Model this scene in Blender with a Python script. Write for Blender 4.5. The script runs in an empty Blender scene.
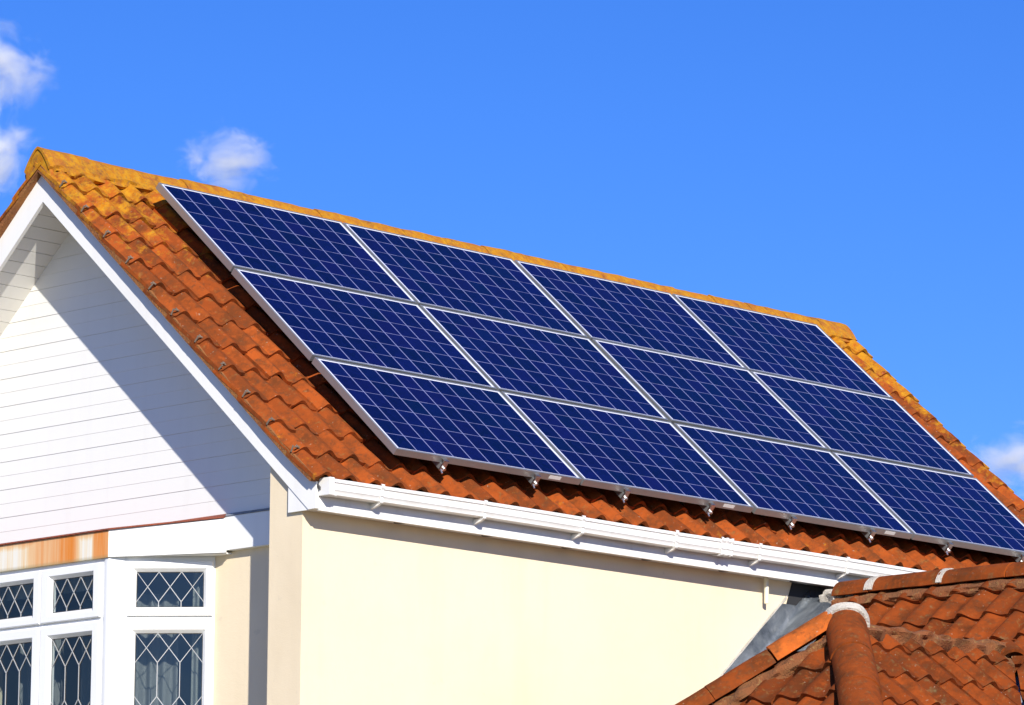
import bpy, bmesh, math, random
from mathutils import Vector, Matrix, noise as mnoise

random.seed(7)
scn = bpy.context.scene
COL = scn.collection

# ------------------------------------------------------------------ constants (metres)
TH = 0.72645                      # roof pitch of the house (41.6 deg)
CT, ST = math.cos(TH), math.sin(TH)
A0 = Vector((0, 0, 7.7))          # upper corner of the solar array, at the gable end
NR = Vector((ST, 0, CT))          # normal of the slope that carries the array
VR = Vector((CT, 0, -ST))         # down that slope
XR = -0.255                       # x of the ridge line
YV, YF = -0.808, 7.36              # verges, front and far
XW = 2.195                        # face of the side wall
SUN_AZ, SUN_EL = math.radians(33.5), math.radians(26.5)   # from +X towards -Y
TO_SUN = Vector((math.cos(SUN_AZ)*math.cos(SUN_EL), -math.sin(SUN_AZ)*math.cos(SUN_EL), math.sin(SUN_EL)))


# ------------------------------------------------------------------ node helpers
class NT:
    def __init__(self, nt):
        self.nt = nt

    def n(self, typ, ins=None, **props):
        nd = self.nt.nodes.new(typ)
        for k, v in props.items():
            setattr(nd, k, v)
        for k, v in (ins or {}).items():
            sock = nd.inputs[k]
            if isinstance(v, bpy.types.NodeSocket):
                self.nt.links.new(v, sock)
            else:
                sock.default_value = v
        return nd

    def math(self, op, a, b=0.0, c=None, clamp=False):
        nd = self.nt.nodes.new('ShaderNodeMath')
        nd.operation = op
        nd.use_clamp = clamp
        for i, v in enumerate([a, b] + ([c] if c is not None else [])):
            if isinstance(v, bpy.types.NodeSocket):
                self.nt.links.new(v, nd.inputs[i])
            else:
                nd.inputs[i].default_value = v
        return nd.outputs[0]

    def mix(self, fac, a, b, blend='MIX'):
        nd = self.nt.nodes.new('ShaderNodeMix')
        nd.data_type = 'RGBA'
        nd.blend_type = blend
        for sock, v in ((nd.inputs[0], fac), (nd.inputs[6], a), (nd.inputs[7], b)):
            if isinstance(v, bpy.types.NodeSocket):
                self.nt.links.new(v, sock)
            else:
                sock.default_value = v if not isinstance(v, tuple) or len(v) == 4 else (*v, 1)
        return nd.outputs[2]

    def ramp(self, fac, stops):
        nd = self.nt.nodes.new('ShaderNodeValToRGB')
        els = nd.color_ramp.elements
        while len(els) < len(stops):
            els.new(0.5)
        for e, (p, c) in zip(els, stops):
            e.position = p
            e.color = (c, c, c, 1) if not isinstance(c, tuple) else (*c, 1)
        self.nt.links.new(fac, nd.inputs[0])
        return nd.outputs[0]

    def noise(self, vec, scale, detail=4, rough=0.55, dist=0.0):
        nd = self.n('ShaderNodeTexNoise', {'Vector': vec, 'Scale': scale, 'Detail': detail, 'Roughness': rough, 'Distortion': dist})
        return nd.outputs['Fac']

    def mapr(self, v, a, b, c=0.0, d=1.0):
        nd = self.n('ShaderNodeMapRange', {'Value': v, 'From Min': a, 'From Max': b, 'To Min': c, 'To Max': d})
        nd.clamp = True
        return nd.outputs[0]


def material(name):
    m = bpy.data.materials.new(name)
    m.use_nodes = True
    t = NT(m.node_tree)
    bsdf = m.node_tree.nodes['Principled BSDF']
    return m, t, bsdf


def setin(t, bsdf, **kw):
    for k, v in kw.items():
        s = bsdf.inputs[k.replace('_', ' ')]
        if isinstance(v, bpy.types.NodeSocket):
            t.nt.links.new(v, s)
        else:
            s.default_value = v if not (isinstance(v, tuple) and len(v) == 3) else (*v, 1)


def bump(t, bsdf, height, strength=0.3, dist=0.01):
    b = t.n('ShaderNodeBump', {'Height': height, 'Strength': strength, 'Distance': dist})
    t.nt.links.new(b.outputs[0], bsdf.inputs['Normal'])


def pos(t):
    return t.n('ShaderNodeNewGeometry').outputs['Position']


def objco(t):
    return t.n('ShaderNodeTexCoord').outputs['Object']


def stretch(t, vec, s):
    return t.n('ShaderNodeMapping', {'Vector': vec, 'Scale': s}).outputs[0]


# ------------------------------------------------------------------ materials
def make_paint(name, col, rough=0.35, dirt=0.06, dirtcol=(0.45, 0.40, 0.33), bstr=0.05, streak=True):
    m, t, b = material(name)
    p = pos(t)
    a = t.noise(p, 1.7, 6, 0.6)
    c = t.noise(stretch(t, p, (9, 9, 0.7)), 1.0, 5, 0.6)
    d = t.math('ADD', t.mapr(a, 0.5, 0.8, 0, 1), t.mapr(c, 0.52, 0.8, 0, 1) if streak else 0.0)
    d = t.math('MULTIPLY', d, dirt, clamp=True)
    setin(t, b, Base_Color=t.mix(d, (*col, 1), (*dirtcol, 1)), Roughness=rough)
    bump(t, b, t.noise(p, 60, 3), bstr, 0.003)
    return m


def make_render_wall():
    m, t, b = material('cream_render')
    p = pos(t)
    a = t.noise(p, 0.9, 6, 0.6)
    st = t.noise(stretch(t, p, (3.2, 3.2, 0.35)), 1.0, 6, 0.6)
    d = t.math('ADD', t.mapr(a, 0.42, 0.72, 0, 0.30), t.mapr(st, 0.52, 0.8, 0, 0.35))
    col = t.mix(d, (0.775, 0.652, 0.458, 1), (0.64, 0.52, 0.345, 1))
    speck = t.mapr(t.noise(p, 14, 2), 0.70, 0.78, 0, 0.25)
    col = t.mix(speck, col, (0.5, 0.44, 0.33, 1))
    setin(t, b, Base_Color=col, Roughness=0.8)
    h = t.math('ADD', t.noise(p, 95, 4, 0.7), t.math('MULTIPLY', t.noise(p, 5, 3), 2.0))
    bump(t, b, h, 0.25, 0.006)
    return m


def make_tile(name, lich_top=None, far_verge=False, lich_amt=0.0, base=(0.285, 0.056, 0.0095), moss=0.0, bright=1.0):
    """clay tile: tint per tile, weathering, orange lichen towards the ridge"""
    m, t, b = material(name)
    p = pos(t)
    isl = t.n('ShaderNodeNewGeometry').outputs['Random Per Island']
    n1 = t.noise(p, 5.0, 7, 0.65)
    n2 = t.noise(p, 22.0, 6, 0.65)
    n3 = t.noise(p, 1.1, 4, 0.6)
    dark = (base[0]*0.42, base[1]*0.62, base[2]*1.0, 1)
    lite = (base[0]*1.28, base[1]*1.35, base[2]*1.25, 1)
    col = t.mix(t.mapr(isl, 0.0, 1.0), (base[0]*0.66, base[1]*0.74, base[2]*0.9, 1), lite)
    col = t.mix(t.mapr(n1, 0.44, 0.64, 0.0, 0.88), col, dark)
    col = t.mix(t.mapr(n2, 0.53, 0.68, 0.0, 0.75), col, (0.105, 0.040, 0.016, 1))
    col = t.mix(t.mapr(n2, 0.46, 0.28, 0.0, 0.7), col, lite)
    # grey-white crust spots
    sp = t.noise(p, 42, 3, 0.6)
    col = t.mix(t.mapr(sp, 0.68, 0.74, 0, 0.55), col, (0.42, 0.34, 0.24, 1))
    col = t.mix(t.mapr(t.noise(p, 17, 5, 0.7, 0.4), 0.60, 0.68, 0, 0.55), col, (0.21, 0.115, 0.035, 1))
    if lich_top is not None or lich_amt or far_verge:
        sep = t.n('ShaderNodeSeparateXYZ', {'Vector': p})
        g = lich_amt
        if lich_top is not None:
            g = t.math('ADD', t.mapr(sep.outputs[2], lich_top[0], lich_top[1], 0.0, lich_top[2]), g)
        if far_verge:
            g = t.math('ADD', g, t.mapr(sep.outputs[1], 7.12, 7.34, 0.0, 0.24))
        nl = t.math('ADD', t.math('MULTIPLY', t.noise(p, 9.0, 7, 0.7), 0.75), t.math('MULTIPLY', t.noise(p, 34, 5, 0.7), 0.25))
        mask = t.mapr(t.math('ADD', nl, g), 0.60, 0.74, 0.0, 0.92)
        lc = t.mix(t.mapr(n2, 0.35, 0.65), (0.40, 0.145, 0.007, 1), (0.50, 0.245, 0.014, 1))
        lc = t.mix(t.mapr(t.noise(p, 55, 4), 0.58, 0.68, 0, 0.6), lc, (0.17, 0.13, 0.05, 1))
        lc = t.mix(t.mapr(t.noise(p, 16, 5, 0.7), 0.56, 0.66, 0, 0.55), lc, (0.22, 0.10, 0.03, 1))
        col = t.mix(mask, col, lc)
    if moss:
        mk = t.mapr(t.noise(p, 13, 6, 0.7), 0.58, 0.72, 0, moss)
        col = t.mix(mk, col, (0.16, 0.13, 0.055, 1))
    if bright != 1.0:
        col = t.mix(1.0, col, (bright, bright, bright, 1), 'MULTIPLY')
    setin(t, b, Base_Color=col, Roughness=0.9)
    b.inputs['Specular IOR Level'].default_value = 0.12
    h = t.math('ADD', t.math('MULTIPLY', n2, 0.7), t.math('MULTIPLY', t.noise(p, 120, 4, 0.7), 0.5))
    bump(t, b, h, 0.55, 0.006)
    return m


def make_mortar(name, c1, c2, c3, rough=0.95):
    m, t, b = material(name)
    p = pos(t)
    n1, n2 = t.noise(p, 7, 6, 0.65), t.noise(p, 28, 6, 0.7)
    col = t.mix(t.mapr(n1, 0.4, 0.62), (*c1, 1), (*c2, 1))
    col = t.mix(t.mapr(n2, 0.55, 0.68, 0, 0.85), col, (*c3, 1))
    setin(t, b, Base_Color=col, Roughness=rough)
    bump(t, b, t.math('ADD', n2, t.noise(p, 90, 4)), 0.9, 0.012)
    return m


def make_metal(name, col, rough=0.35, metallic=1.0, var=0.12):
    m, t, b = material(name)
    p = objco(t)
    n = t.noise(p, 12, 5, 0.6)
    setin(t, b, Base_Color=t.mix(t.mapr(n, 0.4, 0.7, 0, var), (*col, 1), (col[0]*0.4, col[1]*0.4, col[2]*0.4, 1)),
          Roughness=t.mapr(n, 0.3, 0.7, rough*0.85, rough*1.2), Metallic=metallic)
    return m


def make_lead():
    m, t, b = material('weathered_lead')
    p = pos(t)
    n1 = t.noise(p, 3.5, 6, 0.65, 0.6)
    n2 = t.noise(p, 18, 5, 0.6)
    col = t.mix(t.mapr(n1, 0.38, 0.64), (0.13, 0.16, 0.20, 1), (0.42, 0.46, 0.50, 1))
    col = t.mix(t.mapr(n2, 0.58, 0.75, 0, 0.5), col, (0.62, 0.64, 0.66, 1))
    setin(t, b, Base_Color=col, Roughness=0.42, Metallic=0.35)
    bump(t, b, t.math('ADD', n1, t.math('MULTIPLY', n2, 0.4)), 0.5, 0.03)
    return m


def make_cells():
    """10 x 6 poly-crystalline cells with pale gaps, under glass; object coordinates are metres on the panel"""
    m, t, b = material('solar_cells')
    sep = t.n('ShaderNodeSeparateXYZ', {'Vector': objco(t)})
    PX, PY = 0.1580, 0.1570
    x = t.math('ADD', t.math('DIVIDE', sep.outputs[0], PX), 5.0)
    y = t.math('ADD', t.math('DIVIDE', sep.outputs[1], PY), 3.0)
    fx, fy = t.math('FRACT', x), t.math('FRACT', y)

    def wn_early(t, x, y):
        c = t.n('ShaderNodeCombineXYZ', {0: t.math('FLOOR', t.math('MULTIPLY', x, 2.0)), 1: t.math('FLOOR', t.math('ADD', y, 0.5)), 2: t.n('ShaderNodeObjectInfo').outputs['Random']})
        return t.n('ShaderNodeTexWhiteNoise', {'Vector': c.outputs[0]}).outputs['Value']

    def edge(f, w):
        d = t.math('ABSOLUTE', t.math('SUBTRACT', f, 0.5))
        return t.math('GREATER_THAN', d, 0.5 - w)
    gx, gy = edge(fx, 0.027), edge(fy, 0.0175)
    gap = t.math('MAXIMUM', t.math('MULTIPLY', gx, 0.95), t.math('MULTIPLY', gy, t.mapr(wn_early(t, x, y), 0.0, 1.0, 0.45, 0.85)))
    inside = t.math('MULTIPLY',
                    t.math('MULTIPLY', t.math('GREATER_THAN', x, 0.0), t.math('LESS_THAN', x, 10.0)),
                    t.math('MULTIPLY', t.math('GREATER_THAN', y, 0.0), t.math('LESS_THAN', y, 6.0)))
    cid = t.n('ShaderNodeCombineXYZ', {0: t.math('FLOOR', x), 1: t.math('FLOOR', y),
                                       2: t.math('MULTIPLY', t.n('ShaderNodeObjectInfo').outputs['Random'], 91.0)})
    wn = t.n('ShaderNodeTexWhiteNoise', {'Vector': cid.outputs[0]}).outputs['Value']
    vor = t.n('ShaderNodeTexVoronoi', {'Vector': objco(t), 'Scale': 34.0})
    grain = t.n('ShaderNodeSeparateColor', {'Color': vor.outputs['Color']}).outputs[0]
    v = t.math('ADD', t.math('MULTIPLY', wn, 0.5), t.math('MULTIPLY', grain, 0.5))
    cell = t.mix(v, (0.0008, 0.0026, 0.026, 1), (0.0030, 0.0050, 0.066, 1))
    # thin silver bus bars along each cell
    bus = t.math('GREATER_THAN', t.math('ABSOLUTE', t.math('SUBTRACT', t.math('FRACT', t.math('ADD', t.math('MULTIPLY', fy, 3.0), 0.0)), 0.5)), 0.5)
    hue = t.n('ShaderNodeTexWhiteNoise', {'Vector': t.n('ShaderNodeVectorMath', {0: cid.outputs[0], 1: (7.3, 3.1, 0.0)}, operation='ADD').outputs[0]}).outputs['Value']
    cell = t.mix(t.mapr(hue, 0.55, 1.0, 0, 0.5), cell, (0.0055, 0.0035, 0.060, 1))
    cell = t.mix(t.mapr(hue, 0.35, 0.0, 0, 0.4), cell, (0.0008, 0.0075, 0.040, 1))
    cell = t.mix(t.math('MULTIPLY', bus, 0.3), cell, (0.3, 0.32, 0.45, 1))
    col = t.mix(gap, cell, (0.22, 0.235, 0.42, 1))
    col = t.mix(inside, (0.72, 0.74, 0.80, 1), col)
    setin(t, b, Base_Color=col, Roughness=0.25, IOR=1.45)
    b.inputs['Specular IOR Level'].default_value = 0.12
    b.inputs['Coat Weight'].default_value = 0.36
    b.inputs['Coat Roughness'].default_value = 0.05
    b.inputs['Coat IOR'].default_value = 1.28      # anti-reflective solar glass
    return m


def make_glass():
    m, t, b = material('window_glass')
    nt = m.node_tree
    nt.nodes.remove(b)
    tr = t.n('ShaderNodeBsdfTransparent', {'Color': (0.62, 0.68, 0.70, 1)})
    p = pos(t)
    bp = t.n('ShaderNodeBump', {'Height': t.noise(p, 3.0, 2), 'Strength': 0.10, 'Distance': 0.02})
    gl = t.n('ShaderNodeBsdfGlossy', {'Color': (0.92, 0.82, 0.70, 1), 'Roughness': 0.02, 'Normal': bp.outputs[0]})
    lw = t.n('ShaderNodeLayerWeight', {'Blend': 0.5, 'Normal': bp.outputs[0]})
    fr = t.math('ADD', t.math('MULTIPLY', t.math('POWER', lw.outputs['Facing'], 5.0), 0.9), 0.10, clamp=True)
    mx = t.n('ShaderNodeMixShader', {0: fr, 1: tr.outputs[0], 2: gl.outputs[0]})
    nt.links.new(mx.outputs[0], nt.nodes['Material Output'].inputs[0])
    return m


def make_rust():
    """white fascia board with bands of orange rust run-off"""
    m, t, b = material('rust_stained_paint')
    p = pos(t)
    sep = t.n('ShaderNodeSeparateXYZ', {'Vector': p})
    s = t.noise(stretch(t, p, (6.0, 6.0, 0.55)), 1.0, 3, 0.5)
    s2 = t.noise(stretch(t, p, (62.0, 62.0, 1.6)), 1.0, 4, 0.6)
    # strongest between x = -0.22 and 0.24, and in a second run by the corner
    c1 = t.math('MULTIPLY', t.mapr(sep.outputs[0], -0.32, -0.08), t.mapr(sep.outputs[0], 0.24, 0.15))
    c2 = t.mapr(sep.outputs[0], 0.335, 0.36)
    c3 = t.mapr(sep.outputs[2], 5.235, 5.285, 0, 0.75)
    cc = t.math('MAXIMUM', t.math('MAXIMUM', c1, c2), c3)
    f = t.math('ADD', t.math('MULTIPLY', cc, 0.50), t.math('ADD', t.math('MULTIPLY', s, 0.55), t.math('MULTIPLY', s2, 0.55)))
    mask = t.mapr(f, 0.60, 1.14, 0.0, 0.95)
    ochre = t.mapr(f, 0.45, 0.70, 0, 0.55)
    col = t.mix(ochre, (0.78, 0.75, 0.66, 1), (0.76, 0.47, 0.09, 1))
    col = t.mix(mask, col, (0.68, 0.195, 0.004, 1))
    col = t.mix(t.mapr(sep.outputs[2], 5.14, 5.118, 0, 0.6), col, (0.30, 0.24, 0.10, 1))
    setin(t, b, Base_Color=col, Roughness=0.55)
    return m


def make_ground():
    m, t, b = material('garden_ground')
    p = pos(t)
    n1, n2 = t.noise(p, 0.12, 6, 0.6), t.noise(p, 9, 6, 0.7)
    col = t.mix(t.mapr(n1, 0.4, 0.6), (0.31, 0.275, 0.21, 1), (0.19, 0.19, 0.10, 1))
    col = t.mix(t.mapr(n2, 0.4, 0.7, 0, 0.5), col, (0.30, 0.27, 0.21, 1))
    setin(t, b, Base_Color=col, Roughness=0.95)
    bump(t, b, n2, 0.5, 0.03)
    return m


M = {}
M['white'] = make_paint('white_upvc', (0.82, 0.82, 0.80), 0.32, 0.10)
M['clad'] = make_paint('white_cladding', (0.81, 0.80, 0.755), 0.4, 0.08)
M['barge'] = make_paint('white_bargeboard', (0.81, 0.80, 0.765), 0.45, 0.16)
M['gutter'] = make_paint('white_gutter', (0.78, 0.765, 0.73), 0.35, 0.30)
M['cream'] = make_render_wall()
M['creampaint'] = make_paint('cream_pipe_paint', (0.74, 0.70, 0.52), 0.45, 0.2)
M['tile'] = make_tile('clay_roof_tile', lich_top=(6.85, 7.80, 0.26), far_verge=True)
M['tile_ext'] = make_tile('clay_extension_tile', base=(0.205, 0.0385, 0.0062), moss=0.7)
M['ridge'] = make_tile('lichened_ridge_tile', lich_amt=0.22, base=(0.34, 0.10, 0.022))
M['cap'] = make_tile('clay_hip_tile', base=(0.235, 0.046, 0.0075), moss=0.55)
M['newtile'] = make_tile('bright_clay_tile', base=(0.50, 0.105, 0.016))
M['verge'] = make_mortar('lichened_verge_mortar', (0.30, 0.115, 0.026), (0.22, 0.075, 0.022), (0.36, 0.20, 0.05))
M['moss'] = make_mortar('mossy_mortar', (0.17, 0.066, 0.020), (0.23, 0.068, 0.018), (0.29, 0.19, 0.065))
M['palemortar'] = make_mortar('pale_mortar', (0.50, 0.46, 0.39), (0.60, 0.56, 0.49), (0.34, 0.28, 0.20))
M['lead'] = make_lead()
M['alu'] = make_metal('anodised_aluminium', (0.43, 0.44, 0.44), 0.40, 0.75)
M['steel'] = make_metal('bright_steel', (0.75, 0.75, 0.74), 0.3, 1.0, 0.3)
M['hook'] = make_metal('dull_steel', (0.34, 0.34, 0.33), 0.5, 1.0, 0.4)
M['clip'] = make_metal('corroded_clip', (0.26, 0.20, 0.14), 0.6, 0.2, 0.6)
M['cells'] = make_cells()
M['back'] = make_paint('dark_backsheet', (0.02, 0.02, 0.02), 0.6)  # coloured black to soak up bounce light and deepen shade under the panels
M['sticker'] = make_paint('pale_sticker', (0.78, 0.76, 0.72), 0.5, 0.05)
M['glass'] = make_glass()
M['came'] = make_paint('pale_leading', (0.40, 0.41, 0.42), 0.5, 0.4)
M['rust'] = make_rust()
M['bayroof'] = make_mortar('red_bay_roofing', (0.30, 0.07, 0.03), (0.22, 0.06, 0.035), (0.12, 0.07, 0.05))
M['gasket'] = make_paint('dark_gasket', (0.05, 0.05, 0.05), 0.6)
M['flatblack'] = make_paint('flat_black', (0.018, 0.018, 0.020), 0.8, 0.1)
M['vent'] = make_paint('brown_vent_mesh', (0.10, 0.085, 0.07), 0.7)
M['room'] = make_paint('room_plaster', (0.50, 0.48, 0.44), 0.8)
M['curtain'] = make_paint('net_curtain', (0.55, 0.54, 0.47), 0.9)
M['net'] = make_paint('grey_streak_net', (0.46, 0.45, 0.42), 0.9)
M['ground'] = make_ground()
M['gravelwall'] = M['cream']


# ------------------------------------------------------------------ object helpers
def link(o, parent=None):
    COL.objects.link(o)
    if parent is not None:
        o.parent = parent
    return o


def obj(name, bm, mat, parent=None, smooth=False, matrix=None, kind=None, label=None, angle=None):
    bmesh.ops.recalc_face_normals(bm, faces=bm.faces[:])
    me = bpy.data.meshes.new(name)
    bm.to_mesh(me)
    bm.free()
    me.materials.append(mat)
    if smooth or angle:
        me.polygons.foreach_set('use_smooth', [True]*len(me.polygons))
        if angle:
            me.set_sharp_from_angle(angle=math.radians(angle))
    o = bpy.data.objects.new(name, me)
    link(o, parent)
    if matrix is not None:
        o.matrix_world = matrix
    if kind:
        o['kind'] = kind
    if label:
        o['label'] = label
    return o


def thing(name, label, cat, loc=(0, 0, 0), group=None, matrix=None):
    o = bpy.data.objects.new(name, None)
    o.empty_display_size = 0.2
    COL.objects.link(o)
    if matrix is not None:
        o.matrix_world = matrix
    else:
        o.location = loc
    o['label'], o['category'] = label, cat
    if group:
        o['group'] = group
    return o


def box(bm, lo, hi, mtx=None, bevel=0.0):
    lo, hi = Vector(lo), Vector(hi)
    c, s = (lo+hi)/2, hi-lo
    r = bmesh.ops.create_cube(bm, size=1.0, matrix=Matrix.Translation(c) @ Matrix.Diagonal((*s, 1)))
    vs = r['verts']
    if bevel > 0:
        es = list({e for v in vs for e in v.link_edges})
        rb = bmesh.ops.bevel(bm, geom=es, offset=bevel, segments=2, affect='EDGES', profile=0.6)
        vs = list({v for f in rb['faces'] for v in f.verts} | {v for v in vs if v.is_valid})
        grown = set(vs)
        for v in list(grown):
            for e in v.link_edges:
                grown.add(e.other_vert(v))
        vs = list(grown)
    if mtx is not None:
        bmesh.ops.transform(bm, matrix=mtx, verts=vs)
    return vs


def prism(bm, pts, ext):
    """closed polygon (3D points) pushed along ext"""
    ext = Vector(ext)
    a = [bm.verts.new(Vector(p)) for p in pts]
    b = [bm.verts.new(Vector(p)+ext) for p in pts]
    bm.faces.new(a)
    bm.faces.new(list(reversed(b)))
    n = len(pts)
    for i in range(n):
        bm.faces.new((a[i], b[i], b[(i+1) % n], a[(i+1) % n]))


def strip(bm, loops, closed=False):
    """skin a list of vert-position loops"""
    rows = [[bm.verts.new(Vector(p)) for p in lp] for lp in loops]
    n = len(rows[0])
    for r0, r1 in zip(rows, rows[1:]):
        for i in range(n if closed else n-1):
            bm.faces.new((r0[i], r0[(i+1) % n], r1[(i+1) % n], r1[i]))
    return rows


def tube(bm, p0, p1, r, seg=10, cap=True):
    p0, p1 = Vector(p0), Vector(p1)
    d = (p1-p0).normalized()
    a = d.orthogonal().normalized()
    c = d.cross(a)
    rows = strip(bm, [[p+(a*math.cos(2*math.pi*i/seg)+c*math.sin(2*math.pi*i/seg))*r for i in range(seg)] for p in (p0, p1)], True)
    if cap:
        for rr in rows:
            bm.faces.new(rr)


def half_round(bm, p0, p1, up, r0, r1, arc=85, thick=0.018, seg=14, jig=0.0, nl=4):
    """curved clay cap from p0 to p1 (axis points), opening downwards"""
    p0, p1, up = Vector(p0), Vector(p1), Vector(up)
    d = (p1-p0).normalized()
    up = (up-d*up.dot(d)).normalized()
    side = d.cross(up)
    A = math.radians(arc)
    sx = random.uniform(0, 50)

    def ring(p, r):
        out = []
        for i in range(seg+1):
            a = -A+2*A*i/seg
            q = p+(up*math.cos(a)+side*math.sin(a))*r
            if jig:
                q = q+up*jig*mnoise.noise(q*9+Vector((sx, 0, 0)))
            out.append(q)
        return out
    outer = [ring(p0.lerp(p1, k/nl), r0+(r1-r0)*k/nl) for k in range(nl+1)]
    inner = [ring(p0.lerp(p1, k/nl), r0+(r1-r0)*k/nl-thick) for k in range(nl+1)]
    ro, ri = strip(bm, outer), strip(bm, inner)
    for a, b in ((ro[0], ri[0]), (ri[-1], ro[-1])):
        for i in range(seg):
            bm.faces.new((a[i], a[i+1], b[i+1], b[i]))
    for k in range(nl):
        for j in (0, seg):
            bm.faces.new((ro[k][j], ro[k+1][j], ri[k+1][j], ri[k][j]))


def bumpy_bar(bm, p0, p1, up, w, h, step=0.035, amp=0.35, seg=7, seed=0.0):
    """irregular mound of mortar along a line"""
    p0, p1, up = Vector(p0), Vector(p1), Vector(up)
    L = (p1-p0).length
    d = (p1-p0)/L
    up = (up-d*up.dot(d)).normalized()
    side = d.cross(up)
    n = max(2, int(L/step))
    loops = []
    for k in range(n+1):
        p = p0+d*(L*k/n)
        lp = []
        for i in range(seg+1):
            a = math.pi*i/seg
            f = 1+amp*mnoise.noise(Vector((k*step*9, i*0.9+seed*7, seed)))
            lp.append(p-side*math.cos(a)*w*f+up*math.sin(a)*h*f)
        lp += [p+side*w*0.8-up*h*1.6, p-side*w*0.8-up*h*1.6]
        loops.append(lp)
    rows = strip(bm, loops, True)
    bm.faces.new(rows[0])
    bm.faces.new(rows[-1])


# ------------------------------------------------------------------ pantiles
PROFILE = []
for i in range(13):
    tt = i/12
    if tt < 0.30:
        hh = 0.5-0.5*math.cos(math.pi*tt/0.30)
    elif tt < 0.82:
        hh = 0.5+0.5*math.cos(math.pi*(tt-0.30)/0.52)
    else:
        hh = 0.0
    PROFILE.append((tt, hh))


def pantiles(bm, O, U, V, N, u0, u1, noses, pitch, amp=0.050, lift=0.034, thick=0.024, kick=None, vtop=None, mirror=False):
    """interlocking clay tiles: every tile its own island; O origin, U along the courses, V down the slope, N normal.
    noses = distances down the slope of the lower edge of each course"""
    O, U, V, N = map(Vector, (O, U, V, N))
    nt = max(1, round((u1-u0)/pitch))
    pit = (u1-u0)/nt
    prev = vtop
    prof = PROFILE
    for ci, nose in enumerate(noses):
        top = (prev if ci == 0 else prev-0.055)
        for k in range(nt):
            du = random.gauss(0, 0.0035) if 0 < k < nt-1 else random.uniform(0, 0.003)*(1 if k == 0 else -1)
            dv = random.gauss(0, 0.009)
            if kick and ci == len(noses)-1:
                dv *= 0.25
            dh = random.gauss(0, 0.003)
            tw = random.gauss(0, 0.009)
            sl = random.gauss(0, 0.012)
            rows = []
            nv = 5
            for j in range(nv):
                f = j/(nv-1)
                v = top+(nose+dv-top)*f
                if kick:
                    kk = kick(v)
                else:
                    kk = 0.0
                row = []
                for (t_, h_) in prof:
                    tq = t_ if not mirror else 1-t_
                    u = u0+(k+t_*1.03)*pit+du
                    hgt = (h_ if not mirror else prof[len(prof)-1-prof.index((t_, h_))][1])
                    hh = amp*hgt+lift*f+dh+kk+tw*(t_-0.5)
                    vv = v+sl*(t_-0.5)*f
                    if kick and ci == len(noses)-1:
                        hh -= 0.016*f       # the last course dips towards the gutter
                    if j == nv-1:          # rounded worn nose
                        hh -= 0.005
                    row.append(O+U*u+V*vv+N*hh)
                rows.append(row)
            rows_v = [[bm.verts.new(p) for p in r] for r in rows]
            # nose face and a short return under the tile
            low = [bm.verts.new(p-N*thick-V*0.003) for p in rows[-1]]
            back = [bm.verts.new(p-N*(thick+0.004)-V*0.05) for p in rows[-1]]
            rows_v += [low, back]
            for a, b in zip(rows_v, rows_v[1:]):
                for i in range(len(a)-1):
                    bm.faces.new((a[i], a[i+1], b[i+1], b[i]))
            # closed sides, so that the edge of a tile has thickness
            for side in (0, -1):
                c = [bm.verts.new(r[side].co-N*thick) for r in rows_v[:nv]]
                for i in range(nv-1):
                    bm.faces.new((rows_v[i][side], rows_v[i+1][side], c[i+1], c[i]))
        prev = nose


def clip(bm, co, no):
    """keep the side the normal points away from"""
    bmesh.ops.bisect_plane(bm, geom=bm.verts[:]+bm.edges[:]+bm.faces[:], dist=1e-5, plane_co=Vector(co), plane_no=Vector(no), clear_outer=True, clear_inner=False)


def tile_obj(name, bm, mat, parent, label=None):
    me = bpy.data.meshes.new(name)
    bm.to_mesh(me)
    bm.free()
    me.materials.append(mat)
    me.polygons.foreach_set('use_smooth', [True]*len(me.polygons))
    me.set_sharp_from_angle(angle=math.radians(38))
    o = bpy.data.objects.new(name, me)
    link(o, parent)
    if label:
        o['label'] = label
    return o


# ================================================================== THE SETTING
bm = bmesh.new()
S = 3000
vs = [bm.verts.new((x, y, 0)) for x, y in ((-S, -S), (S, -S), (S, S), (-S, S))]
bm.faces.new(vs)
obj('ground', bm, M['ground'], kind='structure')


# ================================================================== THE HOUSE
house = thing('house', 'cream house with white boarded gable, leaded bay window and lichened orange tile roof', 'house', (0, 0, 0))

PAN = 5.604            # n.p of the tile pans on the right slope (n.p = x*ST + z*CT)
HOFF = A0.dot(NR)-PAN  # pans lie this far below the faces of the panels


def right(x, perp):    # point of the gable plane on a line parallel to the right slope
    return (perp-x*ST)/CT


def kick(v):
    return 0.0 if v < 2.9 else 0.022*((v-2.9)/0.4)**1.4


NOSES = [0.10+0.295*i for i in range(11)]+[3.305]
# --- main roof slopes
bm = bmesh.new()
pantiles(bm, A0-NR*HOFF, (0, 1, 0), VR, NR, YV, YF, NOSES, 0.199, kick=kick, vtop=-0.245)
roof = tile_obj('roof', bm, M['tile'], house)
roof['label'] = 'weathered orange pantile roof, yellow with lichen towards the ridge'
bm = bmesh.new()
NL, VL = Vector((-ST, 0, CT)), Vector((-CT, 0, -ST))
OL = A0-NR*HOFF
OL = Vector((2*XR-OL.x, 0, OL.z))
pantiles(bm, OL+Vector((0, YF, 0)), (0, -1, 0), VL, NL, 0, YF-YV, NOSES, 0.199, kick=kick, vtop=-0.245)
tile_obj('roof', bm, M['tile'], house, 'far slope of the roof, seen only along its verge')
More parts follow.
